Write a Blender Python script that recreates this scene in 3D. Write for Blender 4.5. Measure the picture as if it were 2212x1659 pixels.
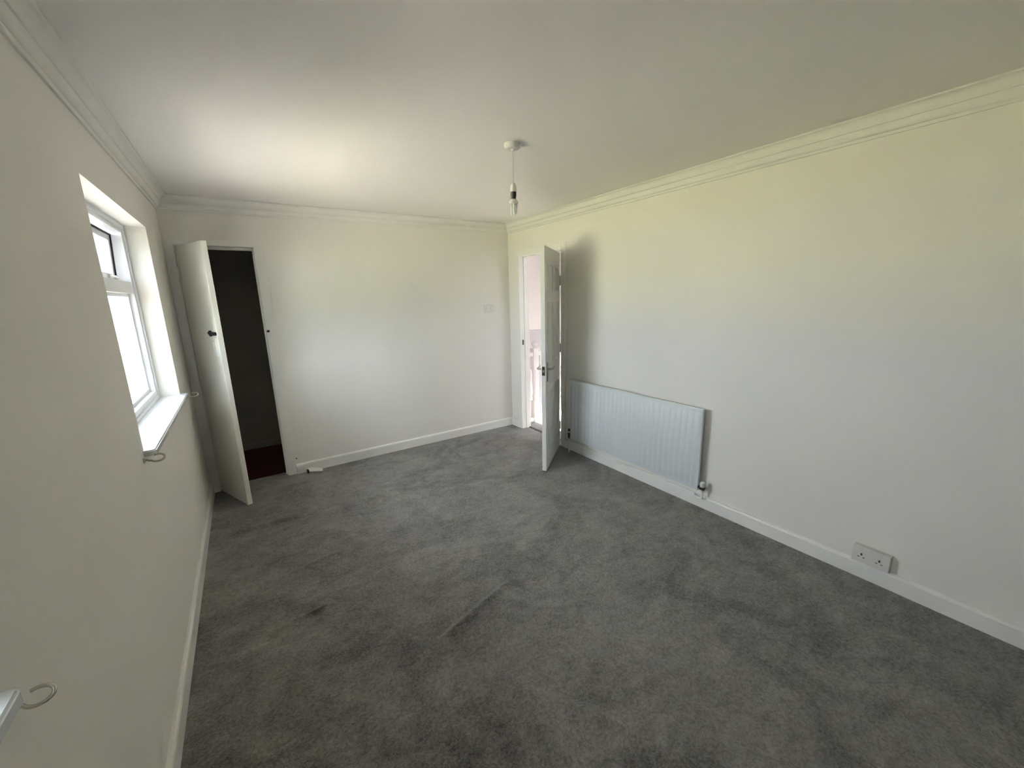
import bpy, bmesh, math, random
import numpy as np
from mathutils import Matrix, Vector

# ------------------------------------------------------------------ camera, sky, sun, exposure
sc = bpy.context.scene
COL = sc.collection
for o in list(bpy.data.objects):
    bpy.data.objects.remove(o)

YAW, PITCH, ROLL = 0.58018209, 0.21429219, -0.02729534
CAM = Vector((0.41826, -4.13525, 1.59576))
cd = bpy.data.cameras.new('camera')
cd.sensor_width = 36.0
cd.lens = 872.077 / 2212 * 36.0
cd.clip_start = 0.02
cam = bpy.data.objects.new('camera', cd)
COL.objects.link(cam)
cy_, sy_ = math.cos(YAW), math.sin(YAW)
cp_, sp_ = math.cos(PITCH), math.sin(PITCH)
fw = Vector((sy_ * cp_, cy_ * cp_, -sp_))
rt = Vector((cy_, -sy_, 0))
up = rt.cross(fw)
r2 = math.cos(ROLL) * rt + math.sin(ROLL) * up
u2 = -math.sin(ROLL) * rt + math.cos(ROLL) * up
M = Matrix((r2, u2, -fw)).transposed().to_4x4()
M.translation = CAM
cam.matrix_world = M
sc.camera = cam

SKY = (0.835, 0.86, 0.98)
SKY_STRENGTH = 0.75
SUN_STRENGTH = 7.0
world = bpy.data.worlds.new('world')
sc.world = world
world.use_nodes = True
bg = world.node_tree.nodes['Background']
bg.inputs[0].default_value = (*SKY, 1)
bg.inputs[1].default_value = SKY_STRENGTH

sd = bpy.data.lights.new('sun', 'SUN')
sd.energy = SUN_STRENGTH
sd.angle = math.radians(0.6)
sd.color = (1.0, 0.93, 0.86)
sun = bpy.data.objects.new('sun', sd)
COL.objects.link(sun)
sun.rotation_euler = Vector((-0.07, 0.60, -0.78)).to_track_quat('-Z', 'Y').to_euler()

vs = sc.view_settings
vs.view_transform = 'Standard'
vs.look = 'None'
vs.gamma = 1.0
vs.use_curve_mapping = False
vs.exposure = 4.95
sc.cycles.max_bounces = 8
sc.cycles.diffuse_bounces = 5
sc.cycles.use_adaptive_sampling = True
sc.cycles.adaptive_threshold = 0.08
sc.cycles.adaptive_min_samples = 16
sc.cycles.transparent_max_bounces = 12
sc.cycles.caustics_reflective = False
sc.cycles.caustics_refractive = False
sc.cycles.sample_clamp_indirect = 6.0

# room numbers (metres): left wall x=0, far wall y=0, floor z=0
W, H, Y0 = 3.1256, 2.40, -5.0
WIN1 = (-1.944, -0.666, 1.0, 2.075)      # y0 y1 z0 z1
WIN2 = (-3.70, -3.30, 1.0, 2.075)
CL_X0, CL_X1, CL_Z = 0.058, 0.586, 2.052  # closet opening
D2_Y0, D2_Y1, D2_Z = -0.962, -0.235, 2.03 # room door opening in right wall


# ------------------------------------------------------------------ helpers
def finish(o, label=None, cat=None, group=None, kind=None):
    if label: o['label'] = label
    if cat: o['category'] = cat
    if group: o['group'] = group
    if kind: o['kind'] = kind
    return o


def empty(name, loc=(0, 0, 0), rz=0.0, **kw):
    o = bpy.data.objects.new(name, None)
    COL.objects.link(o)
    o.location = loc
    o.rotation_euler = (0, 0, rz)
    o.empty_display_size = 0.05
    return finish(o, **kw)


class MB:
    """collects simple solids in one bmesh"""
    def __init__(self):
        self.bm = bmesh.new()

    def box(self, x0, x1, y0, y1, z0, z1, bevel=0.0, seg=2):
        t = bmesh.new()
        bmesh.ops.create_cube(t, size=1.0)
        for v in t.verts:
            v.co = Vector((x0 + (v.co.x + .5) * (x1 - x0), y0 + (v.co.y + .5) * (y1 - y0), z0 + (v.co.z + .5) * (z1 - z0)))
        if bevel:
            bmesh.ops.bevel(t, geom=t.edges[:], offset=bevel, segments=seg, profile=0.7, affect='EDGES')
        self._merge(t)
        return self

    def _merge(self, t):
        me = bpy.data.meshes.new('tmp')
        t.to_mesh(me)
        t.free()
        self.bm.from_mesh(me)
        bpy.data.meshes.remove(me)

    def prism(self, pts, axis, a, b, ends=None):
        """closed 2D profile extruded along axis ('x','y'); pts (u,z) ; ends(u)->shift for mitres"""
        bm = self.bm
        n = len(pts)
        rings = []
        for k, t in enumerate((a, b)):
            ring = []
            for (u, z) in pts:
                s = t + (ends[k](u) if ends else 0)
                ring.append(bm.verts.new((s, u, z) if axis == 'x' else (u, s, z)))
            rings.append(ring)
        for i in range(n):
            j = (i + 1) % n
            bm.faces.new((rings[0][i], rings[0][j], rings[1][j], rings[1][i]))
        bm.faces.new(rings[0])
        bm.faces.new(rings[1])
        return self

    def lathe(self, prof, c=(0, 0, 0), axis='z', seg=24):
        """prof list of (r, h)"""
        bm = self.bm
        rings = []
        for r, h in prof:
            ring = []
            for i in range(seg):
                a = 2 * math.pi * i / seg
                p, q = r * math.cos(a), r * math.sin(a)
                co = {'z': (p, q, h), 'x': (h, p, q), 'y': (p, h, q)}[axis]
                ring.append(bm.verts.new((co[0] + c[0], co[1] + c[1], co[2] + c[2])))
            rings.append(ring)
        for k in range(len(rings) - 1):
            for i in range(seg):
                j = (i + 1) % seg
                bm.faces.new((rings[k][i], rings[k][j], rings[k + 1][j], rings[k + 1][i]))
        bm.faces.new(rings[0])
        bm.faces.new(rings[-1])
        return self

    def tube(self, pts, r, seg=10, closed=False):
        bm = self.bm
        pts = [Vector(p) for p in pts]
        n = len(pts)
        rad = r if isinstance(r, (list, tuple)) else [r] * n
        rings = []
        prev = None
        for i, p in enumerate(pts):
            a = pts[i - 1] if (i > 0 or closed) else p
            b = pts[(i + 1) % n] if (i < n - 1 or closed) else p
            d = (b - a).normalized()
            if prev is None:
                ref = Vector((0, 0, 1)) if abs(d.z) < 0.9 else Vector((1, 0, 0))
                s = d.cross(ref).normalized()
            else:
                s = (prev - d * prev.dot(d)).normalized()
            prev = s
            t = d.cross(s)
            rings.append([bm.verts.new(p + rad[i] * (math.cos(2 * math.pi * k / seg) * s + math.sin(2 * math.pi * k / seg) * t)) for k in range(seg)])
        m = n if closed else n - 1
        for i in range(m):
            A, B = rings[i], rings[(i + 1) % n]
            for k in range(seg):
                l = (k + 1) % seg
                bm.faces.new((A[k], A[l], B[l], B[k]))
        if not closed:
            bm.faces.new(rings[0])
            bm.faces.new(rings[-1])
        return self

    def build(self, name, mat, parent=None, smooth=False, **kw):
        bmesh.ops.recalc_face_normals(self.bm, faces=self.bm.faces[:])
        me = bpy.data.meshes.new(name)
        self.bm.to_mesh(me)
        self.bm.free()
        me.materials.append(mat)
        o = bpy.data.objects.new(name, me)
        COL.objects.link(o)
        if smooth:
            for p in me.polygons:
                p.use_smooth = True
            try:
                me.set_sharp_from_angle(angle=math.radians(38))
            except Exception:
                pass
        if parent is not None:
            o.parent = parent
        return finish(o, **kw)


def slab(name, axis, lo, hi, u0, u1, z0, z1, holes, mat, **kw):
    """wall slab lo..hi thick along axis, with rectangular holes (u0,u1,z0,z1)"""
    us = sorted({u0, u1, *[h[0] for h in holes], *[h[1] for h in holes]})
    zs = sorted({z0, z1, *[h[2] for h in holes], *[h[3] for h in holes]})
    us = [u for u in us if u0 <= u <= u1]
    zs = [z for z in zs if z0 <= z <= z1]
    bm = bmesh.new()
    vd = {}

    def V(t, u, z):
        k = (t, round(u, 5), round(z, 5))
        if k not in vd:
            vd[k] = bm.verts.new((t, u, z) if axis == 'x' else (u, t, z))
        return vd[k]

    def solid(i, j):
        if i < 0 or j < 0 or i >= len(us) - 1 or j >= len(zs) - 1:
            return False
        uc, zc = (us[i] + us[i + 1]) / 2, (zs[j] + zs[j + 1]) / 2
        return not any(h[0] < uc < h[1] and h[2] < zc < h[3] for h in holes)
    for i in range(len(us) - 1):
        for j in range(len(zs) - 1):
            if not solid(i, j):
                continue
            a, b, c, d = us[i], us[i + 1], zs[j], zs[j + 1]
            for t in (lo, hi):
                bm.faces.new((V(t, a, c), V(t, b, c), V(t, b, d), V(t, a, d)))
            if not solid(i - 1, j): bm.faces.new((V(lo, a, c), V(hi, a, c), V(hi, a, d), V(lo, a, d)))
            if not solid(i + 1, j): bm.faces.new((V(lo, b, c), V(hi, b, c), V(hi, b, d), V(lo, b, d)))
            if not solid(i, j - 1): bm.faces.new((V(lo, a, c), V(hi, a, c), V(hi, b, c), V(lo, b, c)))
            if not solid(i, j + 1): bm.faces.new((V(lo, a, d), V(hi, a, d), V(hi, b, d), V(lo, b, d)))
    m = MB()
    m.bm.free()
    m.bm = bm
    return m.build(name, mat, kind='structure', **kw)


# ------------------------------------------------------------------ materials
def mat(name, col, rough=0.6, metal=0.0, spec=0.5, noise=None, bump=None, sheen=0.0, coat=0.0):
    """noise=(scale, amount) colour mottling; bump=(scale, strength)"""
    m = bpy.data.materials.new(name)
    m.use_nodes = True
    nt = m.node_tree
    b = nt.nodes['Principled BSDF']
    b.inputs['Base Color'].default_value = (*col, 1)
    b.inputs['Roughness'].default_value = rough
    b.inputs['Metallic'].default_value = metal
    b.inputs['Specular IOR Level'].default_value = spec
    if sheen: b.inputs['Sheen Weight'].default_value = sheen
    if coat: b.inputs['Coat Weight'].default_value = coat
    tc = nt.nodes.new('ShaderNodeTexCoord')
    if noise:
        n = nt.nodes.new('ShaderNodeTexNoise')
        n.inputs['Scale'].default_value = noise[0]
        n.inputs['Detail'].default_value = 4
        nt.links.new(tc.outputs['Object'], n.inputs['Vector'])
        r = nt.nodes.new('ShaderNodeMapRange')
        r.inputs[1].default_value, r.inputs[2].default_value = 0.3, 0.7
        r.inputs[3].default_value, r.inputs[4].default_value = 1 - noise[1], 1 + noise[1]
        nt.links.new(n.outputs['Fac'], r.inputs[0])
        mx = nt.nodes.new('ShaderNodeVectorMath')
        mx.operation = 'SCALE'
        mx.inputs[0].default_value = col
        nt.links.new(r.outputs[0], mx.inputs['Scale'])
        nt.links.new(mx.outputs[0], b.inputs['Base Color'])
    if bump:
        n = nt.nodes.new('ShaderNodeTexNoise')
        n.inputs['Scale'].default_value = bump[0]
        n.inputs['Detail'].default_value = 6
        nt.links.new(tc.outputs['Object'], n.inputs['Vector'])
        bp = nt.nodes.new('ShaderNodeBump')
        bp.inputs['Strength'].default_value = bump[1]
        bp.inputs['Distance'].default_value = 0.01
        nt.links.new(n.outputs['Fac'], bp.inputs['Height'])
        nt.links.new(bp.outputs[0], b.inputs['Normal'])
    return m


PLASTER = mat('plaster_paint', (0.815, 0.79, 0.737), 0.62, spec=0.3, noise=(1.3, 0.02), bump=(30, 0.06))
CEIL = mat('ceiling_paint', (0.815, 0.785, 0.755), 0.8, spec=0.2, noise=(0.8, 0.015), bump=(60, 0.05))
COVE = mat('cornice_paint', (0.80, 0.78, 0.74), 0.7, spec=0.3, bump=(40, 0.05))
GLOSS = mat('gloss_white_paint', (0.82, 0.805, 0.765), 0.32, noise=(6, 0.02))
SILLM = mat('sill_white', (0.74, 0.765, 0.79), 0.16, coat=0.3)
UPVC = mat('white_upvc', (0.82, 0.83, 0.85), 0.28)
DOORP = mat('closet_door_paint', (0.86, 0.84, 0.765), 0.42, noise=(5, 0.03), bump=(18, 0.06))
DOOR2P = mat('panel_door_paint', (0.80, 0.79, 0.755), 0.4, bump=(60, 0.04))
RADP = mat('radiator_enamel', (0.68, 0.715, 0.725), 0.3)
PLAST = mat('white_plastic', (0.72, 0.70, 0.67), 0.35)
SOCKB = mat('socket_box_plastic', (0.62, 0.58, 0.54), 0.45)
CHROME = mat('satin_chrome', (0.50, 0.47, 0.43), 0.35, metal=1.0)
DARKM = mat('dark_metal', (0.07, 0.065, 0.06), 0.4, metal=0.6)
BLACK = mat('black_rubber', (0.012, 0.012, 0.014), 0.5)
HOOKM = mat('hook_white_enamel', (0.84, 0.81, 0.75), 0.2)
HOOKN = mat('hook_brushed_metal', (0.62, 0.59, 0.54), 0.22, metal=0.9)
HOOKG = mat('hook_aged_metal', (0.36, 0.33, 0.27), 0.35, metal=0.5)
TUBEW = mat('bulb_tube_glass', (0.78, 0.80, 0.76), 0.25)
BULBG = mat('bulb_grey_base', (0.06, 0.058, 0.055), 0.4)
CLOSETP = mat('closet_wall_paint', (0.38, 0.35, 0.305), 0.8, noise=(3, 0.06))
CLOSETF = mat('closet_red_carpet', (0.075, 0.009, 0.006), 0.95, noise=(40, 0.25), bump=(300, 0.4))
LANDW = mat('landing_white_paint', (0.85, 0.81, 0.80), 0.7)
LANDG = mat('landing_grey', (0.50, 0.485, 0.51), 0.7)
BALW = mat('balustrade_white_gloss', (0.86, 0.835, 0.83), 0.3)
STAIRC = mat('stair_dark_carpet', (0.05, 0.045, 0.045), 0.95)
LAWN = mat('lawn_grass', (0.325, 0.31, 0.195), 0.9, noise=(0.6, 0.25))
HEDGE = mat('shade_hedge_leaves', (0.10, 0.15, 0.05), 0.9, noise=(5, 0.4), bump=(12, 0.8))  # leaves of the unseen hedge added to dim the far wall
PAVING = mat('paving_concrete', (0.275, 0.25, 0.235), 0.9, noise=(1.2, 0.12))
STRIPM = mat('threshold_strip', (0.06, 0.056, 0.055), 0.7)


def glass_mat():
    m = bpy.data.materials.new('window_glass')
    m.use_nodes = True
    nt = m.node_tree
    nt.nodes.clear()
    out = nt.nodes.new('ShaderNodeOutputMaterial')
    mix = nt.nodes.new('ShaderNodeMixShader')
    fr = nt.nodes.new('ShaderNodeFresnel')
    fr.inputs[0].default_value = 1.30
    tr = nt.nodes.new('ShaderNodeBsdfTransparent')
    tr.inputs[0].default_value = (0.94, 0.96, 0.95, 1)
    gl = nt.nodes.new('ShaderNodeBsdfGlossy')
    gl.inputs['Roughness'].default_value = 0.02
    mu = nt.nodes.new('ShaderNodeMath')
    mu.operation = 'MULTIPLY'
    mu.inputs[1].default_value = 0.42
    nt.links.new(fr.outputs[0], mu.inputs[0])
    nt.links.new(mu.outputs[0], mix.inputs[0])
    nt.links.new(tr.outputs[0], mix.inputs[1])
    nt.links.new(gl.outputs[0], mix.inputs[2])
    nt.links.new(mix.outputs[0], out.inputs[0])
    return m


GLASS = glass_mat()


def carpet_mat(name, dark, light):
    m = bpy.data.materials.new(name)
    m.use_nodes = True
    nt = m.node_tree
    b = nt.nodes['Principled BSDF']
    b.inputs['Roughness'].default_value = 0.95
    b.inputs['Specular IOR Level'].default_value = 0.15
    b.inputs['Sheen Weight'].default_value = 0.25
    b.inputs['Sheen Roughness'].default_value = 0.5
    tc = nt.nodes.new('ShaderNodeTexCoord')

    def noise(scale, detail, dist=0.0, rough=0.55, stretch=None):
        n = nt.nodes.new('ShaderNodeTexNoise')
        n.inputs['Scale'].default_value = scale
        n.inputs['Detail'].default_value = detail
        n.inputs['Distortion'].default_value = dist
        n.inputs['Roughness'].default_value = rough
        if stretch:
            mp = nt.nodes.new('ShaderNodeMapping')
            mp.inputs['Scale'].default_value = stretch
            mp.inputs['Rotation'].default_value = (0, 0, 0.35)
            nt.links.new(tc.outputs['Object'], mp.inputs[0])
            nt.links.new(mp.outputs[0], n.inputs['Vector'])
        else:
            nt.links.new(tc.outputs['Object'], n.inputs['Vector'])
        return n.outputs['Fac']

    def mrange(x, a, b_, c, d):
        r = nt.nodes.new('ShaderNodeMapRange')
        r.inputs[1].default_value, r.inputs[2].default_value = a, b_
        r.inputs[3].default_value, r.inputs[4].default_value = c, d
        nt.links.new(x, r.inputs[0])
        return r.outputs[0]

    def math_(op, x, y):
        n = nt.nodes.new('ShaderNodeMath')
        n.operation = op
        nt.links.new(x, n.inputs[0])
        if isinstance(y, (int, float)): n.inputs[1].default_value = y
        else: nt.links.new(y, n.inputs[1])
        return n.outputs[0]
    big = mrange(noise(2.0, 4, 1.2, 0.62), 0.36, 0.62, 0.0, 1.0)        # trodden, brushed pile
    mid = mrange(noise(9.0, 3, 0.6, 0.6, (1, 1.6, 1)), 0.34, 0.66, 0.0, 1.0)
    fine = mrange(noise(75.0, 3, 0.8, 0.75), 0.36, 0.64, 0.0, 1.0)
    f = math_('ADD', math_('MULTIPLY', big, 0.32), math_('ADD', math_('MULTIPLY', mid, 0.22), math_('MULTIPLY', fine, 0.46)))
    ramp = nt.nodes.new('ShaderNodeMix')
    ramp.data_type = 'RGBA'
    ramp.inputs[6].default_value = (*dark, 1)
    ramp.inputs[7].default_value = (*light, 1)
    nt.links.new(f, ramp.inputs[0])
    nt.links.new(ramp.outputs[2], b.inputs['Base Color'])
    bp = nt.nodes.new('ShaderNodeBump')
    bp.inputs['Strength'].default_value = 0.9
    bp.inputs['Distance'].default_value = 0.012
    h = noise(90.0, 3, 0.0, 0.75)
    nt.links.new(h, bp.inputs['Height'])
    nt.links.new(bp.outputs[0], b.inputs['Normal'])
    return m


CARPET = carpet_mat('grey_carpet', (0.050, 0.047, 0.044), (0.375, 0.353, 0.328))
LANDC = carpet_mat('landing_carpet', (0.10, 0.095, 0.10), (0.24, 0.23, 0.24))

# ------------------------------------------------------------------ structure: shell
slab('wall_left', 'x', -0.19, 0.0, Y0, 0.10, -0.06, H, [WIN1, WIN2], PLASTER)
slab('wall_far', 'y', 0.0, 0.10, 0.0, W, -0.06, H, [(CL_X0, CL_X1, -0.06, CL_Z)], PLASTER)
slab('wall_right', 'x', W, W + 0.10, Y0, 1.35, -1.2, H, [(D2_Y0 - 0.02, D2_Y1 + 0.02, -0.2, D2_Z + 0.02)], PLASTER)
slab('wall_rear', 'y', Y0 - 0.10, Y0, -0.27, W + 0.1, -0.06, H, [], PLASTER)
MB().box(-0.27, W + 0.1, Y0 - 0.1, 1.45, H, H + 0.12).build('ceiling', CEIL, kind='structure')
SKX0, SKX1, SKY0, SKY1 = 3.60, 4.75, -2.56, -1.88       # unseen rooflight added to brighten the landing
cl = MB()
for bx_ in ((W + 0.1, 5.0, -2.7, SKY0), (W + 0.1, 5.0, SKY1, 1.45), (W + 0.1, SKX0, SKY0, SKY1), (SKX1, 5.0, SKY0, SKY1)):
    cl.box(*bx_, H, H + 0.12)
cl.build('ceiling_landing', CEIL, kind='structure')


def make_floor():
    nx, ny = 400, 640
    xs = np.linspace(0, W, nx)
    ys = np.linspace(Y0, 0, ny)
    X, Y = np.meshgrid(xs, ys)
    Z = np.zeros_like(X)
    rng = np.random.default_rng(4)
    for _ in range(46):
        a = rng.uniform(0, 2 * np.pi)
        k = rng.uniform(3, 16)
        Z += 0.0011 / np.sqrt(k / 3) * np.sin(k * (np.cos(a) * X + np.sin(a) * Y) + rng.uniform(0, 6.28))

    def crease(x0, y0, x1, y1, h, w):
        nonlocal Z
        dx, dy = x1 - x0, y1 - y0
        L = math.hypot(dx, dy)
        t = ((X - x0) * dx + (Y - y0) * dy) / L / L
        d = ((X - x0) * dy - (Y - y0) * dx) / L
        env = np.clip(np.minimum(t, 1 - t) * 6 + 0.25, 0, 1) * (t > -0.03) * (t < 1.03)
        Z += h * env * (np.exp(-(d / w) ** 2))
    # rucks in the loose carpet
    crease(0.14, -0.885, 0.63, -0.905, 0.024, 0.014)
    crease(2.088, -0.10, 2.084, -0.56, 0.022, 0.015)
    crease(0.98, -2.58, 1.50, -2.42, 0.018, 0.018)
    crease(0.30, -2.05, 0.62, -2.00, 0.016, 0.014)
    crease(1.15, -2.95, 1.42, -3.35, 0.014, 0.030)
    crease(0.35, -1.62, 0.75, -1.55, 0.010, 0.018)
    edge = np.minimum(np.minimum(X, W - X), np.minimum(-Y, Y - Y0))
    Z = (Z - 0.002) * np.clip(edge / 0.10, 0, 1)
    verts = np.stack([X.ravel(), Y.ravel(), Z.ravel()], 1)
    idx = np.arange(nx * ny).reshape(ny, nx)
    faces = np.stack([idx[:-1, :-1], idx[:-1, 1:], idx[1:, 1:], idx[1:, :-1]], -1).reshape(-1, 4)
    me = bpy.data.meshes.new('floor')
    me.from_pydata(verts.tolist(), [], faces.tolist())
    me.materials.append(CARPET)
    for p in me.polygons:
        p.use_smooth = True
    o = bpy.data.objects.new('floor', me)
    COL.objects.link(o)
    finish(o, kind='structure')


make_floor()

# baseboards: rounded top edge
def skirt(name, axis, wall, sgn, a, b, mat_=GLOSS, h=0.095, t=0.018, z=-0.004):
    p = [(0, z), (t, z), (t, h - 0.014), (t - 0.003, h - 0.006), (t - 0.009, h), (0, h)]
    pts = [(wall + sgn * u, v) for u, v in p]
    return MB().prism(pts, axis, a, b).build(name, mat_, kind='structure')


skirt('baseboard_left', 'y', 0.0, 1, Y0, 0.0)
skirt('baseboard_far', 'x', 0.0, -1, 0.657, W)
skirt('baseboard_right', 'y', W, -1, Y0, -1.026)
skirt('baseboard_corner', 'y', W, -1, -0.172, 0.0)
skirt('baseboard_rear', 'x', Y0, 1, 0.0, W)

# cornice: stepped coving with mitred ends
def cove_profile(sgn, wall):
    pr = [(0, H + 0.01), (0, H - 0.100), (0.009, H - 0.100), (0.011, H - 0.090)]
    for i in range(7):                      # lower ovolo
        a = math.pi / 2 * i / 6
        pr.append((0.013 + 0.021 * math.sin(a), H - 0.056 - 0.030 * math.cos(a)))
    pr += [(0.034, H - 0.051), (0.040, H - 0.049)]
    for i in range(7):                      # upper cavetto
        a = math.pi / 2 * i / 6
        pr.append((0.041 + 0.030 * (1 - math.cos(a)), H - 0.009 - 0.036 * (1 - math.sin(a))))
    pr += [(0.077, H - 0.007), (0.077, H + 0.01)]
    return [(wall + sgn * u, z) for u, z in pr]


MB().prism(cove_profile(1, 0.0), 'y', Y0, 0.0, [lambda u: u, lambda u: -u]).build('trim_1', COVE, kind='structure')
MB().prism(cove_profile(-1, 0.0), 'x', 0.0, W, [lambda u: -u, lambda u: u]).build('trim_2', COVE, kind='structure')
MB().prism(cove_profile(-1, W), 'y', Y0, 0.0, [lambda u: W - u, lambda u: u - W]).build('trim_3', COVE, kind='structure')
MB().prism(cove_profile(1, Y0), 'x', 0.0, W, [lambda u: u - Y0, lambda u: Y0 - u]).build('trim_4', COVE, kind='structure')

# ------------------------------------------------------------------ closet behind the far wall
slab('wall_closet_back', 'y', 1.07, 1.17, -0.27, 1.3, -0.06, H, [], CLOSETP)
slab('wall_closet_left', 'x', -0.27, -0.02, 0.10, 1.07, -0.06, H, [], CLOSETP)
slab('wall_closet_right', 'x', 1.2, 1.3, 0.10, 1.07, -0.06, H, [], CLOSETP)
MB().box(CL_X0, CL_X1, 0.0, 0.105, -0.05, -0.002).build('floor_threshold', CARPET, kind='structure')
MB().box(-0.02, 1.2, 0.105, 1.07, -0.05, -0.004).build('floor_closet', CLOSETF, kind='structure')
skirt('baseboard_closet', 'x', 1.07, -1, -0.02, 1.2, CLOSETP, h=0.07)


def frame_piece(name, parent, m, *boxes, bevel=0.002):
    b = MB()
    for bx in boxes:
        b.box(*bx, bevel=bevel)
    return b.build(name, m, parent)


# closet door frame (architrave, lining, stop)
fr = empty('trim_5', (0, 0, 0), kind='structure')
frame_piece('architrave', fr, GLOSS, (CL_X1, CL_X1 + 0.07, -0.009, 0.0, 0.0, CL_Z + 0.045))
frame_piece('architrave', fr, GLOSS, (0.0, CL_X0, -0.009, 0.0, 0.0, CL_Z + 0.045))
frame_piece('architrave', fr, GLOSS, (CL_X0, CL_X1, -0.009, 0.0, CL_Z, CL_Z + 0.045))
frame_piece('lining', fr, GLOSS, (CL_X1 - 0.006, CL_X1, 0.0, 0.10, 0.0, CL_Z))
frame_piece('lining', fr, GLOSS, (CL_X0, CL_X0 + 0.004, 0.0, 0.10, 0.0, CL_Z))
frame_piece('lining', fr, GLOSS, (CL_X0 + 0.004, CL_X1 - 0.006, 0.0, 0.10, CL_Z - 0.004, CL_Z))
frame_piece('door_stop', fr, GLOSS, (CL_X0 + 0.004, CL_X1 - 0.006, 0.042, 0.06, CL_Z - 0.026, CL_Z - 0.004))
frame_piece('door_stop', fr, GLOSS, (CL_X1 - 0.016, CL_X1 - 0.006, 0.042, 0.06, 0.0, CL_Z - 0.026))
frame_piece('strike_plate', fr, DARKM, (CL_X1 + 0.001, CL_X1 + 0.022, -0.0105, -0.0085, 1.345, 1.36), bevel=0)

# closet door: local x along the leaf from the hinge, local -y the face seen from the room
ang1 = math.atan2(-0.458, 0.188)
d1 = empty('door_1', (CL_X0 + 0.008, -0.014, 0.012), ang1, kind='structure')
LW1, LH1, LT1 = 0.497, 2.022, 0.036


def closet_leaf():
    m = MB()
    m.box(0, LW1, 0, LT1, 0, LH1, bevel=0.004)
    return m.build('leaf', DOORP, d1)


closet_leaf()
for z in (1.83, 0.33):
    h = MB().box(-0.010, 0.030, -0.004, 0.001, z - 0.045, z + 0.045, bevel=0.001).build('hinge', DOORP, d1)
    MB().lathe([(0.0055, z - 0.046), (0.0055, z + 0.046)], (-0.006, -0.003, 0), seg=12).build('knuckle', DOORP, h, smooth=True)
# black latch lever at the free edge: arrow-like tapered turn
lt = MB()
za = 1.372
pts = [(LW1 - 0.135, za + 0.004), (LW1 - 0.100, za + 0.022), (LW1 - 0.088, za + 0.013), (LW1 - 0.012, za + 0.011), (LW1 - 0.006, za - 0.006),
       (LW1 - 0.020, za - 0.014), (LW1 - 0.088, za - 0.012), (LW1 - 0.096, za - 0.022)]
va = [lt.bm.verts.new((x, -0.014, z)) for x, z in pts]
vb = [lt.bm.verts.new((x, 0.001, z)) for x, z in pts]
lt.bm.faces.new(va); lt.bm.faces.new(vb)
for i in range(len(pts)):
    j = (i + 1) % len(pts)
    lt.bm.faces.new((va[i], va[j], vb[j], vb[i]))
lt.build('latch', BLACK, d1)['label'] = 'black arrow-shaped latch lever'
# white flush pull: raised oval rim around a shallow cup
pull = MB()
cx_, cz_, hw, hh = LW1 - 0.060, 1.265, 0.028, 0.060
ov = []
for i in range(28):
    a = 2 * math.pi * i / 28
    c_, s_ = math.cos(a), math.sin(a)
    ov.append((cx_ + hw * math.copysign(abs(c_) ** 0.55, c_), -0.0025, cz_ + hh * math.copysign(abs(s_) ** 0.55, s_)))
pull.tube(ov, 0.0075, 10, closed=True)
pl = pull.build('flush_pull', GLOSS, d1, smooth=True)
cup = MB()
cup.bm.faces.new([cup.bm.verts.new((x, -0.0006, z)) for x, y, z in ov])
cup.build('cup', DOORP, pl)

# ------------------------------------------------------------------ room door in the right wall
fr2 = empty('trim_6', (W, D2_Y0, 0), kind='structure')
fr2.location = (0, 0, 0)
AW = 0.062
for xa, xb in ((W - 0.016, W), (W + 0.10, W + 0.116)):
    frame_piece('architrave', fr2, GLOSS, (xa, xb, D2_Y1, D2_Y1 + AW, 0, D2_Z + AW), bevel=0.004)
    frame_piece('architrave', fr2, GLOSS, (xa, xb, D2_Y0 - AW, D2_Y0, 0, D2_Z + AW), bevel=0.004)
    frame_piece('architrave', fr2, GLOSS, (xa, xb, D2_Y0, D2_Y1, D2_Z, D2_Z + AW), bevel=0.004)
frame_piece('lining', fr2, GLOSS, (W - 0.001, W + 0.101, D2_Y1, D2_Y1 + 0.02, 0, D2_Z + 0.02))
frame_piece('lining', fr2, GLOSS, (W - 0.001, W + 0.101, D2_Y0 - 0.02, D2_Y0, 0, D2_Z + 0.02))
frame_piece('lining', fr2, GLOSS, (W - 0.001, W + 0.101, D2_Y0, D2_Y1, D2_Z, D2_Z + 0.02))
frame_piece('door_stop', fr2, GLOSS, (W + 0.044, W + 0.084, D2_Y1 - 0.012, D2_Y1, 0, D2_Z))
frame_piece('door_stop', fr2, GLOSS, (W + 0.044, W + 0.084, D2_Y0, D2_Y0 + 0.012, 0, D2_Z))
frame_piece('door_stop', fr2, GLOSS, (W + 0.044, W + 0.084, D2_Y0, D2_Y1, D2_Z - 0.012, D2_Z))
frame_piece('strike_plate', fr2, DARKM, (W + 0.010, W + 0.032, D2_Y1 - 0.0015, D2_Y1 + 0.001, 1.03, 1.09), bevel=0)

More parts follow.
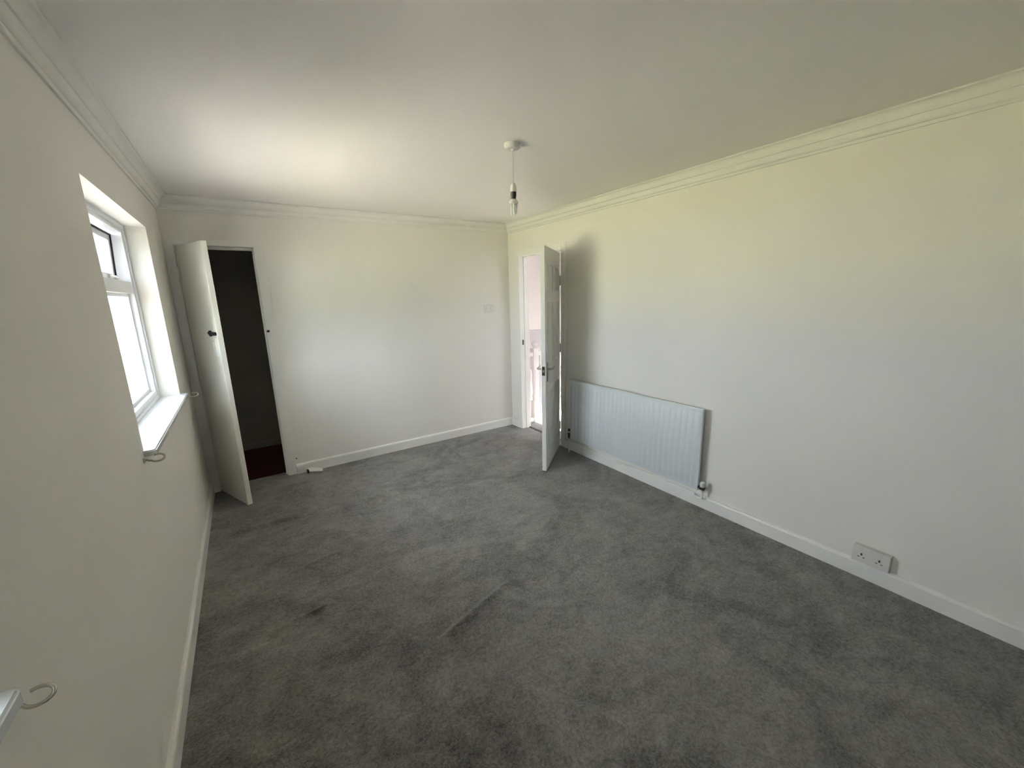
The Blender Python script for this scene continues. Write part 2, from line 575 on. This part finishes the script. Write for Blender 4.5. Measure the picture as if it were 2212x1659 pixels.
# leaf: local x from hinge to free edge, local +y face looks back into the room
ang2 = math.atan2(-0.452, -0.546)
LW2, LH2, LT2 = 0.706, 1.985, 0.038
d2 = empty('door_2', (W - 0.0165, D2_Y0 + 0.013, 0.012), ang2, kind='structure')
MB().box(0.004, LW2, -LT2, 0, 0, LH2, bevel=0.003).build('leaf', DOOR2P, d2)
cols = ((0.10, 0.31), (0.39, 0.60))
rows = ((0.20, 0.74), (0.98, 1.52), (1.62, 1.84))
for (xa, xb) in cols:
    for (za_, zb_) in rows:
        for side in (0, 1):
            y = 0.0 if side == 0 else -LT2
            s = 1 if side == 0 else -1
            m = MB()
            # moulded frame: four mitred bars, then a raised field
            rim = [(xa, y + s * 0.002, za_), (xb, y + s * 0.002, za_), (xb, y + s * 0.002, zb_), (xa, y + s * 0.002, zb_)]
            m.tube(rim, 0.007, 6, closed=True)
            pn = m.build('panel_moulding', DOOR2P, d2)
            MB().box(xa + 0.035, xb - 0.035, min(y, y + s * 0.005), max(y, y + s * 0.005), za_ + 0.035, zb_ - 0.035, bevel=0.002, seg=1).build('panel_field', DOOR2P, pn)
for z in (0.22, 1.05, 1.72):
    h = MB().box(-0.004, 0.004, -0.030, 0.002, z - 0.045, z + 0.045, bevel=0.0008).build('hinge', CHROME, d2)
    MB().lathe([(0.005, z - 0.046), (0.005, z + 0.046)], (-0.001, 0.004, 0), seg=12).build('knuckle', CHROME, h, smooth=True)
for s, y in ((1, 0.0), (-1, -LT2)):
    hx, hz = LW2 - 0.055, 0.935
    bp_ = MB().box(hx - 0.021, hx + 0.021, min(y, y + s * 0.008), max(y, y + s * 0.008), hz - 0.10, hz + 0.065, bevel=0.003).build('handle_backplate', CHROME, d2, smooth=True)
    lv = MB().tube([(hx, y, hz + 0.01), (hx, y + s * 0.035, hz + 0.01), (hx - 0.012, y + s * 0.048, hz + 0.01), (hx - 0.05, y + s * 0.050, hz + 0.012), (hx - 0.105, y + s * 0.046, hz + 0.020)],
                   [0.009, 0.009, 0.009, 0.008, 0.006], 12)
    lv.build('lever', CHROME, bp_, smooth=True)
lp = MB().box(LW2 - 0.001, LW2 + 0.0012, -0.031, -0.007, 0.895, 0.975, bevel=0.0005).build('latch_plate', DARKM, d2)
MB().box(LW2 + 0.001, LW2 + 0.010, -0.025, -0.013, 0.925, 0.945, bevel=0.002).build('latch_bolt', CHROME, lp)

# ------------------------------------------------------------------ windows
def window(name, win, handle_side=1):
    y0, y1, z0, z1 = win
    w = empty(name, (-0.11, (y0 + y1) / 2, z0), kind='structure')
    ox, oy, oz = -0.11, (y0 + y1) / 2, z0
    Y0_, Y1_, Z1_ = y0 - oy, y1 - oy, z1 - oz

    def bx(m, xa, xb, ya, yb, za, zb, bev=0.004):
        m.box(xa - ox, xb - ox, ya, yb, za, zb, bevel=bev)
    f = 0.045
    m = MB()
    for (ya, yb, za, zb) in ((Y0_, Y0_ + f, 0, Z1_), (Y1_ - f, Y1_, 0, Z1_), (Y0_ + f, Y1_ - f, 0, f + 0.01), (Y0_ + f, Y1_ - f, Z1_ - f, Z1_)):
        bx(m, -0.185, -0.112, ya, yb, za, zb)
    for (ya, yb, za, zb) in ((Y0_, Y0_ + 0.022, 0, Z1_), (Y1_ - 0.022, Y1_, 0, Z1_), (Y0_ + 0.022, Y1_ - 0.022, 0, 0.022), (Y0_ + 0.022, Y1_ - 0.022, Z1_ - 0.022, Z1_)):
        bx(m, -0.113, -0.102, ya, yb, za, zb, 0.002)
    m.build('window_frame', UPVC, w)
    zt0, zt1 = 0.672, 0.742          # transom
    m = MB(); bx(m, -0.185, -0.118, Y0_ + f, Y1_ - f, zt0, zt1)
    m.build('transom', UPVC, w)
    for (ya, yb) in ((Y0_ + f, Y1_ - f),):
        # lower fixed pane with glazing beads
        m = MB()
        b = 0.020
        za, zb = f + 0.01, zt0
        for (p, q, r, s) in ((ya, ya + b, za, zb), (yb - b, yb, za, zb), (ya + b, yb - b, za, za + b), (ya + b, yb - b, zb - b, zb)):
            bx(m, -0.160, -0.140, p, q, r, s, 0.005)
        bd = m.build('glazing_bead', UPVC, w)
        for xx in (-0.1575, -0.1745):
            m = MB(); bx(m, xx - 0.002, xx, ya + 0.002, yb - 0.002, za + 0.002, zb - 0.002, 0)
            m.build('pane', GLASS, bd)
        # top-hung fanlight, slightly ajar
        za, zb = zt1, Z1_ - f
        sash = empty('fanlight', (-0.165 - ox, 0, zb - 0.004))
        sash.parent = w
        sash.rotation_euler = (0, math.radians(3.2), 0)
        m = MB()
        g, b = 0.006, 0.042
        hgt = zb - za
        rects = ((ya + g, ya + g + b, -hgt + g, -g), (yb - g - b, yb - g, -hgt + g, -g), (ya + g + b, yb - g - b, -hgt + g, -hgt + g + b), (ya + g + b, yb - g - b, -g - b, -g))
        for (p, q, r, s) in rects:
            m.box(-0.045, 0.0, p, q, r, s, bevel=0.005)
        m.build('sash', UPVC, sash)
        m = MB()
        k = 0.010
        for (p, q, r, s) in ((ya + g, ya + g + k, -hgt + g, -g), (yb - g - k, yb - g, -hgt + g, -g), (ya + g, yb - g, -hgt + g, -hgt + g + k), (ya + g, yb - g, -g - k, -g)):
            m.box(-0.001, 0.007, p, q, r, s)
        m.build('gasket', BLACK, sash)
        for xx in (-0.014, -0.032):
            m = MB(); m.box(xx - 0.002, xx, ya + g + b - 0.004, yb - g - b + 0.004, -hgt + g + b - 0.004, -g - b + 0.004)
            m.build('pane', GLASS, sash)
        hm = MB()
        yh = yb - 0.10 if yb > 0 else ya + 0.10
        hm.box(0.0, 0.018, yh - 0.05, yh + 0.05, -hgt + 0.016, -hgt + 0.040, bevel=0.005)
        hm.box(0.014, 0.032, yh - 0.06, yh + 0.02, -hgt + 0.020, -hgt + 0.036, bevel=0.006)
        hm.build('window_handle', HOOKM, sash)
    return w


window('window_1', WIN1)
window('window_2', WIN2)


def sill(name, y0, y1):
    m = MB()
    n = 6
    r = 0.018
    x0, x1, zb, zt = -0.112, 0.042, 0.982, 1.006
    pts = [(x0, y0), (x1 - r, y0)]
    pts += [(x1 - r + r * math.sin(a), y0 + r - r * math.cos(a)) for a in [math.pi / 2 * i / n for i in range(1, n)]]
    pts += [(x1, y0 + r), (x1, y1 - r)]
    pts += [(x1 - r + r * math.cos(a), y1 - r + r * math.sin(a)) for a in [math.pi / 2 * i / n for i in range(1, n)]]
    pts += [(x1 - r, y1), (x0, y1)]
    bm = m.bm
    A = [bm.verts.new((x, y, zb)) for x, y in pts]
    B = [bm.verts.new((x, y, zt)) for x, y in pts]
    bm.faces.new(A); top = bm.faces.new(B)
    for i in range(len(pts)):
        j = (i + 1) % len(pts)
        bm.faces.new((A[i], A[j], B[j], B[i]))
    bmesh.ops.recalc_face_normals(bm, faces=bm.faces[:])
    bmesh.ops.bevel(bm, geom=[e for e in top.edges], offset=0.005, segments=3, affect='EDGES')
    return m.build(name, SILLM, kind='structure')


# the wall cut-out starts at z=1.0, the board fills it and laps the wall face
sill('window_board_1', WIN1[0] - 0.02, WIN1[1] + 0.03)
sill('window_board_2', WIN2[0] - 0.02, WIN2[1] + 0.058)

# ------------------------------------------------------------------ landing beyond the door
LX, LYF = 4.9, 1.25
slab('wall_landing_far', 'y', LYF, LYF + 0.1, W + 0.1, LX + 0.1, 1.04, H, [], LANDW)
slab('wall_landing_lower', 'y', LYF - 0.012, LYF + 0.1, W + 0.1, LX + 0.1, -1.2, 1.04, [], LANDG)  # lower part of the wall, greyer than the part above
slab('wall_landing_side', 'x', LX, LX + 0.1, -2.6, LYF, -1.2, H, [], LANDW)
slab('wall_landing_near', 'y', -2.7, -2.6, W + 0.1, LX + 0.1, 0, H, [], LANDW)
MB().box(W + 0.1, LX, -2.6, -0.03, -0.2, -0.004).build('floor_landing', LANDC, kind='structure')
MB().box(W, W + 0.1, D2_Y0 - 0.02, D2_Y1 + 0.02, -0.2, -0.003).build('floor_doorway', CARPET, kind='structure')
MB().box(W + 0.082, W + 0.112, D2_Y0, D2_Y1, -0.006, 0.006, bevel=0.004).build('trim_7', STRIPM, kind='structure')
st = MB()
for i in range(6):
    st.box(W + 0.1 + i * 0.24, W + 0.1 + (i + 1) * 0.24, -0.03, LYF - 0.012, -1.2, -0.18 - 0.17 * i)
st.build('floor_stairs', STAIRC, kind='structure')

# added rooflight, lets daylight into the landing: frame and pane
lw = empty('added_rooflight', ((SKX0 + SKX1) / 2, (SKY0 + SKY1) / 2, H + 0.06), kind='structure')
m = MB()
hx_, hy_ = (SKX1 - SKX0) / 2, (SKY1 - SKY0) / 2
for (xa, xb, ya, yb) in ((-hx_, -hx_ + 0.04, -hy_, hy_), (hx_ - 0.04, hx_, -hy_, hy_), (-hx_ + 0.04, hx_ - 0.04, -hy_, -hy_ + 0.04), (-hx_ + 0.04, hx_ - 0.04, hy_ - 0.04, hy_)):
    m.box(xa, xb, ya, yb, 0.0, 0.08, bevel=0.004)
m.build('window_frame', UPVC, lw)
MB().box(-hx_ + 0.035, hx_ - 0.035, -hy_ + 0.035, hy_ - 0.035, 0.04, 0.046).build('pane', GLASS, lw)

# balustrade: newel post, rail, base rail and turned spindles
YB = -0.075
bal = empty('stair_balustrade', (3.43, YB, 0), label='white painted landing balustrade with ball-topped newel post beyond the open door', cat='balustrade')


def turned(prof, sq0, sq1, half, top, m):
    """square ends with a lathed middle"""
    m.box(-half, half, -half, half, sq0[0], sq0[1], bevel=0.003)
    m.box(-half, half, -half, half, sq1[0], sq1[1], bevel=0.003)
    m.lathe(prof, seg=16)


nw = MB()
turned([(0.040, 0.26), (0.030, 0.29), (0.038, 0.33), (0.026, 0.37), (0.036, 0.52), (0.030, 0.62), (0.038, 0.66), (0.030, 0.69)], (-0.004, 0.27), (0.68, 0.93), 0.038, 1.0, nw)
nw.build('newel_post', BALW, bal, smooth=True)
fin = MB()
fin.box(-0.046, 0.046, -0.046, 0.046, 0.93, 0.952, bevel=0.004)
pr = [(0.030, 0.95), (0.022, 0.962)] + [(max(0.006, 0.038 * math.sin(a)), 1.0 - 0.038 * math.cos(a)) for a in [0.5 + (math.pi - 0.52) * i / 10 for i in range(11)]]
fin.lathe(pr, seg=20)
fin.build('newel_cap', BALW, bal, smooth=True)
rail_l = 3.2276 - 3.43
rail_r = LX - 3.43
for xa, xb in ((rail_l, -0.038), (0.038, rail_r)):
    MB().box(xa, xb, -0.030, 0.030, 0.855, 0.905, bevel=0.012, seg=3).build('handrail', BALW, bal, smooth=True)
    MB().box(xa, xb, -0.026, 0.026, 0.0, 0.055, bevel=0.006).build('base_rail', BALW, bal)
MB().box(rail_l, rail_r, 0.045, 0.065, -0.25, 0.02, bevel=0.003).build('apron_board', BALW, bal)
sp = MB()
turned([(0.018, 0.23), (0.011, 0.26), (0.018, 0.30), (0.012, 0.34), (0.020, 0.46), (0.013, 0.60), (0.018, 0.63), (0.011, 0.66), (0.018, 0.69)], (0.05, 0.24), (0.68, 0.86), 0.018, 0.86, sp)
first = sp.build('spindle', BALW, bal, smooth=True)
first.location = (-0.118, 0, 0)
for x in [0.095 + 0.105 * i for i in range(12)]:
    c = first.copy()
    COL.objects.link(c)
    c.parent = bal
    c.location = (x, 0, 0)

# ------------------------------------------------------------------ outside ground (upstairs room)
MB().box(-9.0, -0.27, -30, 30, -2.9, -2.7).build('ground_paving', PAVING, kind='structure')
MB().box(-90.0, -9.0, -70, 70, -2.9, -2.7).build('ground_lawn', LAWN, kind='structure')
MB().box(W + 0.1, 60.0, -40, 40, -2.9, -2.7).build('ground_front', PAVING, kind='structure')



def shade_hedge():
    """unseen, added to dim the far wall: tall clipped hedge along the garden's near side, lumpy on top and faces"""
    rnd = random.Random(7)
    bm = bmesh.new()
    bmesh.ops.create_grid(bm, x_segments=60, y_segments=12, size=0.5)
    prof = [(-0.9, 0.0), (-0.95, 1.2), (-0.9, 2.4), (-0.75, 3.4), (-0.35, 3.8), (0.0, 3.9), (0.35, 3.8), (0.75, 3.4), (0.9, 2.4), (0.95, 1.8), (0.9, 0.0)]
    bm.clear()
    rows = []
    for i in range(61):
        x = -32.0 + 30.0 * i / 60
        rows.append([bm.verts.new((x + rnd.uniform(-.15, .15), -16.0 + u + rnd.uniform(-.18, .18), -2.7 + (z + rnd.uniform(-.2, .2) if z else 0))) for u, z in prof])
    for i in range(60):
        for j in range(len(prof) - 1):
            bm.faces.new((rows[i][j], rows[i + 1][j], rows[i + 1][j + 1], rows[i][j + 1]))
    bm.faces.new(rows[0])
    bm.faces.new(rows[-1])
    m = MB(); m.bm.free(); m.bm = bm
    m.build('hedge_blocker', HEDGE, smooth=True, kind='structure')


shade_hedge()  # out of view, placed to block low daylight from the far wall

# ------------------------------------------------------------------ radiator
RY0, RY1, RZ0, RZ1 = -2.575, -1.168, 0.152, 0.772
rad = empty('radiator', (W, (RY0 + RY1) / 2, 0), label='long white ribbed panel radiator on the right wall behind the open door', cat='radiator')


def rad_panel():
    nfl = 28
    L = RY1 - RY0
    pitch = (L - 0.03) / nfl
    ys = [-L / 2, -L / 2 + 0.004]
    dep = [0.010, 0.0]
    prof = ((0.0, 0.0035), (0.14, 0.0085), (0.36, 0.0105), (0.5, 0.011), (0.64, 0.0105), (0.86, 0.0085), (0.99, 0.0035))
    pos = []
    for i in range(nfl):
        b = -L / 2 + 0.015 + i * pitch
        for t, d in prof:
            pos.append((b + t * pitch, d))
    pos = [(-L / 2, 0.0), (-L / 2 + 0.006, 0.004)] + pos + [(L / 2 - 0.006, 0.004), (L / 2, 0.0)]
    rows = ((RZ0, 0, -0.004), (RZ0 + 0.006, 0, 0.0025), (RZ0 + 0.030, 0, 0.003), (RZ0 + 0.044, 1, 0), (RZ1 - 0.050, 1, 0), (RZ1 - 0.036, 0, 0.003), (RZ1 - 0.008, 0, 0.0025), (RZ1, 0, -0.004))
    bm = bmesh.new()
    grid = []
    for (z, on, base) in rows:
        grid.append([bm.verts.new((-0.068 - (d if on else base), y, z)) for y, d in pos])
    back = [[bm.verts.new((-0.050, y, z)) for y in (pos[0][0], pos[-1][0])] for z in (RZ0, RZ1)]
    for a in range(len(grid) - 1):
        for i in range(len(pos) - 1):
            bm.faces.new((grid[a][i], grid[a][i + 1], grid[a + 1][i + 1], grid[a + 1][i]))
    bm.faces.new((back[0][0], back[0][1], back[1][1], back[1][0]))
    bm.faces.new([back[0][0]] + grid[0] + [back[0][1]])
    bm.faces.new([back[1][0]] + grid[-1] + [back[1][1]])
    bm.faces.new([g[0] for g in grid] + [back[1][0], back[0][0]])
    bm.faces.new([g[-1] for g in grid] + [back[1][1], back[0][1]])
    m = MB(); m.bm.free(); m.bm = bm
    return m.build('panel', RADP, rad, smooth=True)


rad_panel()
for yy in (-0.5, 0.5):
    MB().box(-0.052, -0.003, yy - 0.02, yy + 0.02, 0.2, 0.72, bevel=0.002).build('bracket', RADP, rad)
hl = (RY1 - RY0) / 2
# far valve (dark body, white cap), near valve (dark union, white head), each with its pipe
v = MB().lathe([(0.010, hl - 0.002), (0.010, hl + 0.012), (0.014, hl + 0.014), (0.014, hl + 0.034), (0.010, hl + 0.036)], (-0.060, 0, 0.195), 'y', 14).build('valve', DARKM, rad, smooth=True)
MB().lathe([(0.013, 0.150), (0.013, 0.185), (0.015, 0.187), (0.015, 0.205), (0.011, 0.207)], (-0.060, hl + 0.024, 0), 'z', 14).build('valve_body', DARKM, v, smooth=True)
MB().lathe([(0.013, 0.207), (0.014, 0.210), (0.014, 0.222), (0.010, 0.226)], (-0.060, hl + 0.024, 0), 'z', 14).build('valve_cap', PLAST, v, smooth=True)
MB().lathe([(0.011, 0.226), (0.012, 0.229), (0.012, 0.246), (0.006, 0.25)], (-0.060, hl + 0.024, 0), 'z', 14).build('valve_spindle', DARKM, v, smooth=True)
MB().tube([(-0.060, hl + 0.024, -0.002), (-0.060, hl + 0.024, 0.152)], 0.0075, 12).build('pipe', GLOSS, rad, smooth=True)
v = MB().lathe([(0.011, -hl - 0.016), (0.011, -hl + 0.002)], (-0.058, 0, 0.178), 'y', 14).build('valve', DARKM, rad, smooth=True)
MB().lathe([(0.015, -hl - 0.046), (0.017, -hl - 0.042), (0.017, -hl - 0.018), (0.015, -hl - 0.014)], (-0.058, 0, 0.178), 'y', 14).build('valve_nut', DARKM, v, smooth=True)
MB().lathe([(0.012, 0.150), (0.012, 0.186), (0.017, 0.190), (0.017, 0.222), (0.012, 0.228)], (-0.058, -hl - 0.032, 0), 'z', 16).build('valve_cap', PLAST, v, smooth=True)
MB().tube([(-0.058, -hl - 0.032, 0.152), (-0.058, -hl - 0.032, 0.112), (-0.057, -hl - 0.028, 0.098), (-0.054, -hl - 0.014, 0.092), (-0.048, -hl + 0.03, 0.090), (-0.012, -hl + 0.05, 0.088)], 0.0075, 12).build('pipe', GLOSS, rad, smooth=True)

# ------------------------------------------------------------------ pendant lamp holder
PX, PY = 1.770, -2.140
pend = empty('pendant_light', (PX, PY, H), label='bare white ceiling pendant with energy-saving bulb hanging in the middle of the room', cat='pendant light')
MB().lathe([(0.046, 0.0), (0.046, -0.010), (0.043, -0.020), (0.036, -0.026), (0.012, -0.028), (0.008, -0.036)], seg=32).build('ceiling_rose', PLAST, pend, smooth=True)
MB().tube([(0, 0, -0.03), (0.0005, 0, -0.12), (-0.0003, 0, -0.205)], 0.0032, 8).build('cord', PLAST, pend, smooth=True)
MB().lathe([(0.006, -0.194), (0.012, -0.201), (0.0165, -0.215), (0.0185, -0.236), (0.0185, -0.242)], seg=20).build('lamp_holder', PLAST, pend, smooth=True)
bulb = MB().lathe([(0.0160, -0.240), (0.0160, -0.262), (0.0135, -0.266), (0.0135, -0.281)], seg=20).build('bulb_cap', BULBG, pend, smooth=True)
MB().lathe([(0.013, -0.278), (0.018, -0.284), (0.025, -0.292), (0.025, -0.302), (0.020, -0.306)], seg=20).build('bulb_base', PLAST, bulb, smooth=True)
for k in range(3):
    a = 2 * math.pi * k / 3 + 0.5
    ca, sa = math.cos(a), math.sin(a)
    rr, ww = 0.0135, 0.0070
    path = []
    for s, z in ((-1, -0.304), (-1, -0.352)):
        path.append((rr * ca - s * ww * sa, rr * sa + s * ww * ca, z))
    path.append((rr * ca, rr * sa, -0.3595))
    for s, z in ((1, -0.352), (1, -0.304)):
        path.append((rr * ca - s * ww * sa, rr * sa + s * ww * ca, z))
    MB().tube(path, 0.0048, 10).build('tube', TUBEW, bulb, smooth=True)

# ------------------------------------------------------------------ double socket, switch
so = empty('double_socket', (W, -3.572, 0.150), label='white surface-mounted double plug socket low on the right wall above the skirting', cat='socket')
MB().box(-0.030, 0.0, -0.078, 0.078, -0.045, 0.045, bevel=0.004).build('back_box', SOCKB, so, smooth=True)
fp = MB().box(-0.040, -0.029, -0.0795, 0.0795, -0.046, 0.046, bevel=0.004).build('face_plate', PLAST, so, smooth=True)
for yy in (-0.038, 0.038):
    MB().box(-0.0405, -0.0395, yy - 0.004, yy + 0.004, -0.004, 0.010).build('earth_slot', BULBG, fp)
    for dy in (-0.011, 0.011):
        MB().box(-0.0405, -0.0395, yy + dy - 0.004, yy + dy + 0.004, -0.016, -0.011).build('pin_slot', BULBG, fp)
    MB().box(-0.044, -0.039, yy - 0.009, yy + 0.006, 0.022, 0.038, bevel=0.0015).build('rocker', PLAST, fp)
sw = empty('light_switch', (2.836, 0, 1.462), label='white two-gang light switch on the far wall beside the doorway corner', cat='light switch')
spl = MB().box(-0.062, 0.062, -0.010, 0.0, -0.046, 0.046, bevel=0.004).build('switch_plate', PLAST, sw, smooth=True)
for xx in (-0.024, 0.024):
    MB().box(xx - 0.008, xx + 0.008, -0.016, -0.008, -0.014, 0.014, bevel=0.003).build('rocker', GLOSS, spl)

# ------------------------------------------------------------------ curtain tie-back hooks
def hook(loc, label, m, size=1.0, rz=0.0):
    h = empty('tieback_hook', loc, rz, label=label, cat='hook', group='curtain tie-back hooks on the window wall')
    h.scale = (size, size, size)
    MB().lathe([(0.011, 0.0), (0.011, 0.003), (0.006, 0.006)], (0, 0, 0), 'x', 16).build('base', m, h, smooth=True)
    pts = [(0.0, 0, 0), (0.012, 0, 0.001), (0.019, -0.003, -0.004)]
    for i in range(15):
        t = math.radians(205 + 275 * i / 14)
        q = 0.016 * math.sin(t)
        pts.append((0.045 + 0.024 * math.cos(t), 0.75 * q, 0.004 + 0.75 * q))
    MB().tube(pts, 0.0040, 10).build('hook_wire', m, h, smooth=True)


hook((0.0, -1.985, 0.972), 'small metal tie-back hook under the near end of the window sill', HOOKG, 1.0)
hook((0.0, -0.44, 0.948), 'small white tie-back hook beside the far end of the window sill', HOOKM, 1.1)
hook((0.0, -3.205, 0.943), 'pale tie-back hook at the bottom left corner, nearest the camera', HOOKN, 0.82)

# ------------------------------------------------------------------ bits and pieces
# small torn-off piece of white plastic lying against the far skirting
fg = empty('plastic_fragment', (0.808, -0.058, 0.0), 0.10, label='small broken white plastic piece with dark end on carpet against far skirting', cat='debris')
m = MB()
pts = [(-0.055, -0.020, 0.030), (0.058, -0.034, 0.004), (0.066, 0.016, 0.010), (-0.010, 0.034, 0.036), (-0.060, 0.026, 0.044)]
A = [m.bm.verts.new(p) for p in pts]
B = [m.bm.verts.new((x, y, z - 0.009)) for x, y, z in pts]
m.bm.faces.new(A); m.bm.faces.new(B)
for i in range(5):
    j = (i + 1) % 5
    m.bm.faces.new((A[i], A[j], B[j], B[i]))
m.build('shard', PLAST, fg)
MB().box(-0.072, -0.056, -0.010, 0.024, 0.002, 0.036, bevel=0.004).build('dark_end', BLACK, fg)
sn = MB().lathe([(0.006, 0.0), (0.006, -0.003), (0.003, -0.004)], (0.668, 0, 0.150), 'y', 12)
sn.build('wall_screw', DARKM, label='tiny dark screw head on the far wall just above the skirting', cat='screw')

# sampling portals for the sky light in the two windows and the added rooflight (they give off no light themselves)
def portal(loc, sx, sz, facing):
    ld = bpy.data.lights.new('window_portal', 'AREA')
    ld.shape = 'RECTANGLE'
    ld.size, ld.size_y = sx, sz
    ld.cycles.is_portal = True
    o = bpy.data.objects.new('window_portal', ld)
    COL.objects.link(o)
    o.location = loc
    o.rotation_euler = Vector(facing).to_track_quat('-Z', 'Y' if facing[2] else 'Z').to_euler()


for wn in (WIN1, WIN2):
    portal((-0.188, (wn[0] + wn[1]) / 2, (wn[2] + wn[3]) / 2), wn[1] - wn[0], wn[3] - wn[2], (1, 0, 0))
portal(((SKX0 + SKX1) / 2, (SKY0 + SKY1) / 2, H + 0.15), SKX1 - SKX0, SKY1 - SKY0, (0, 0, -1))
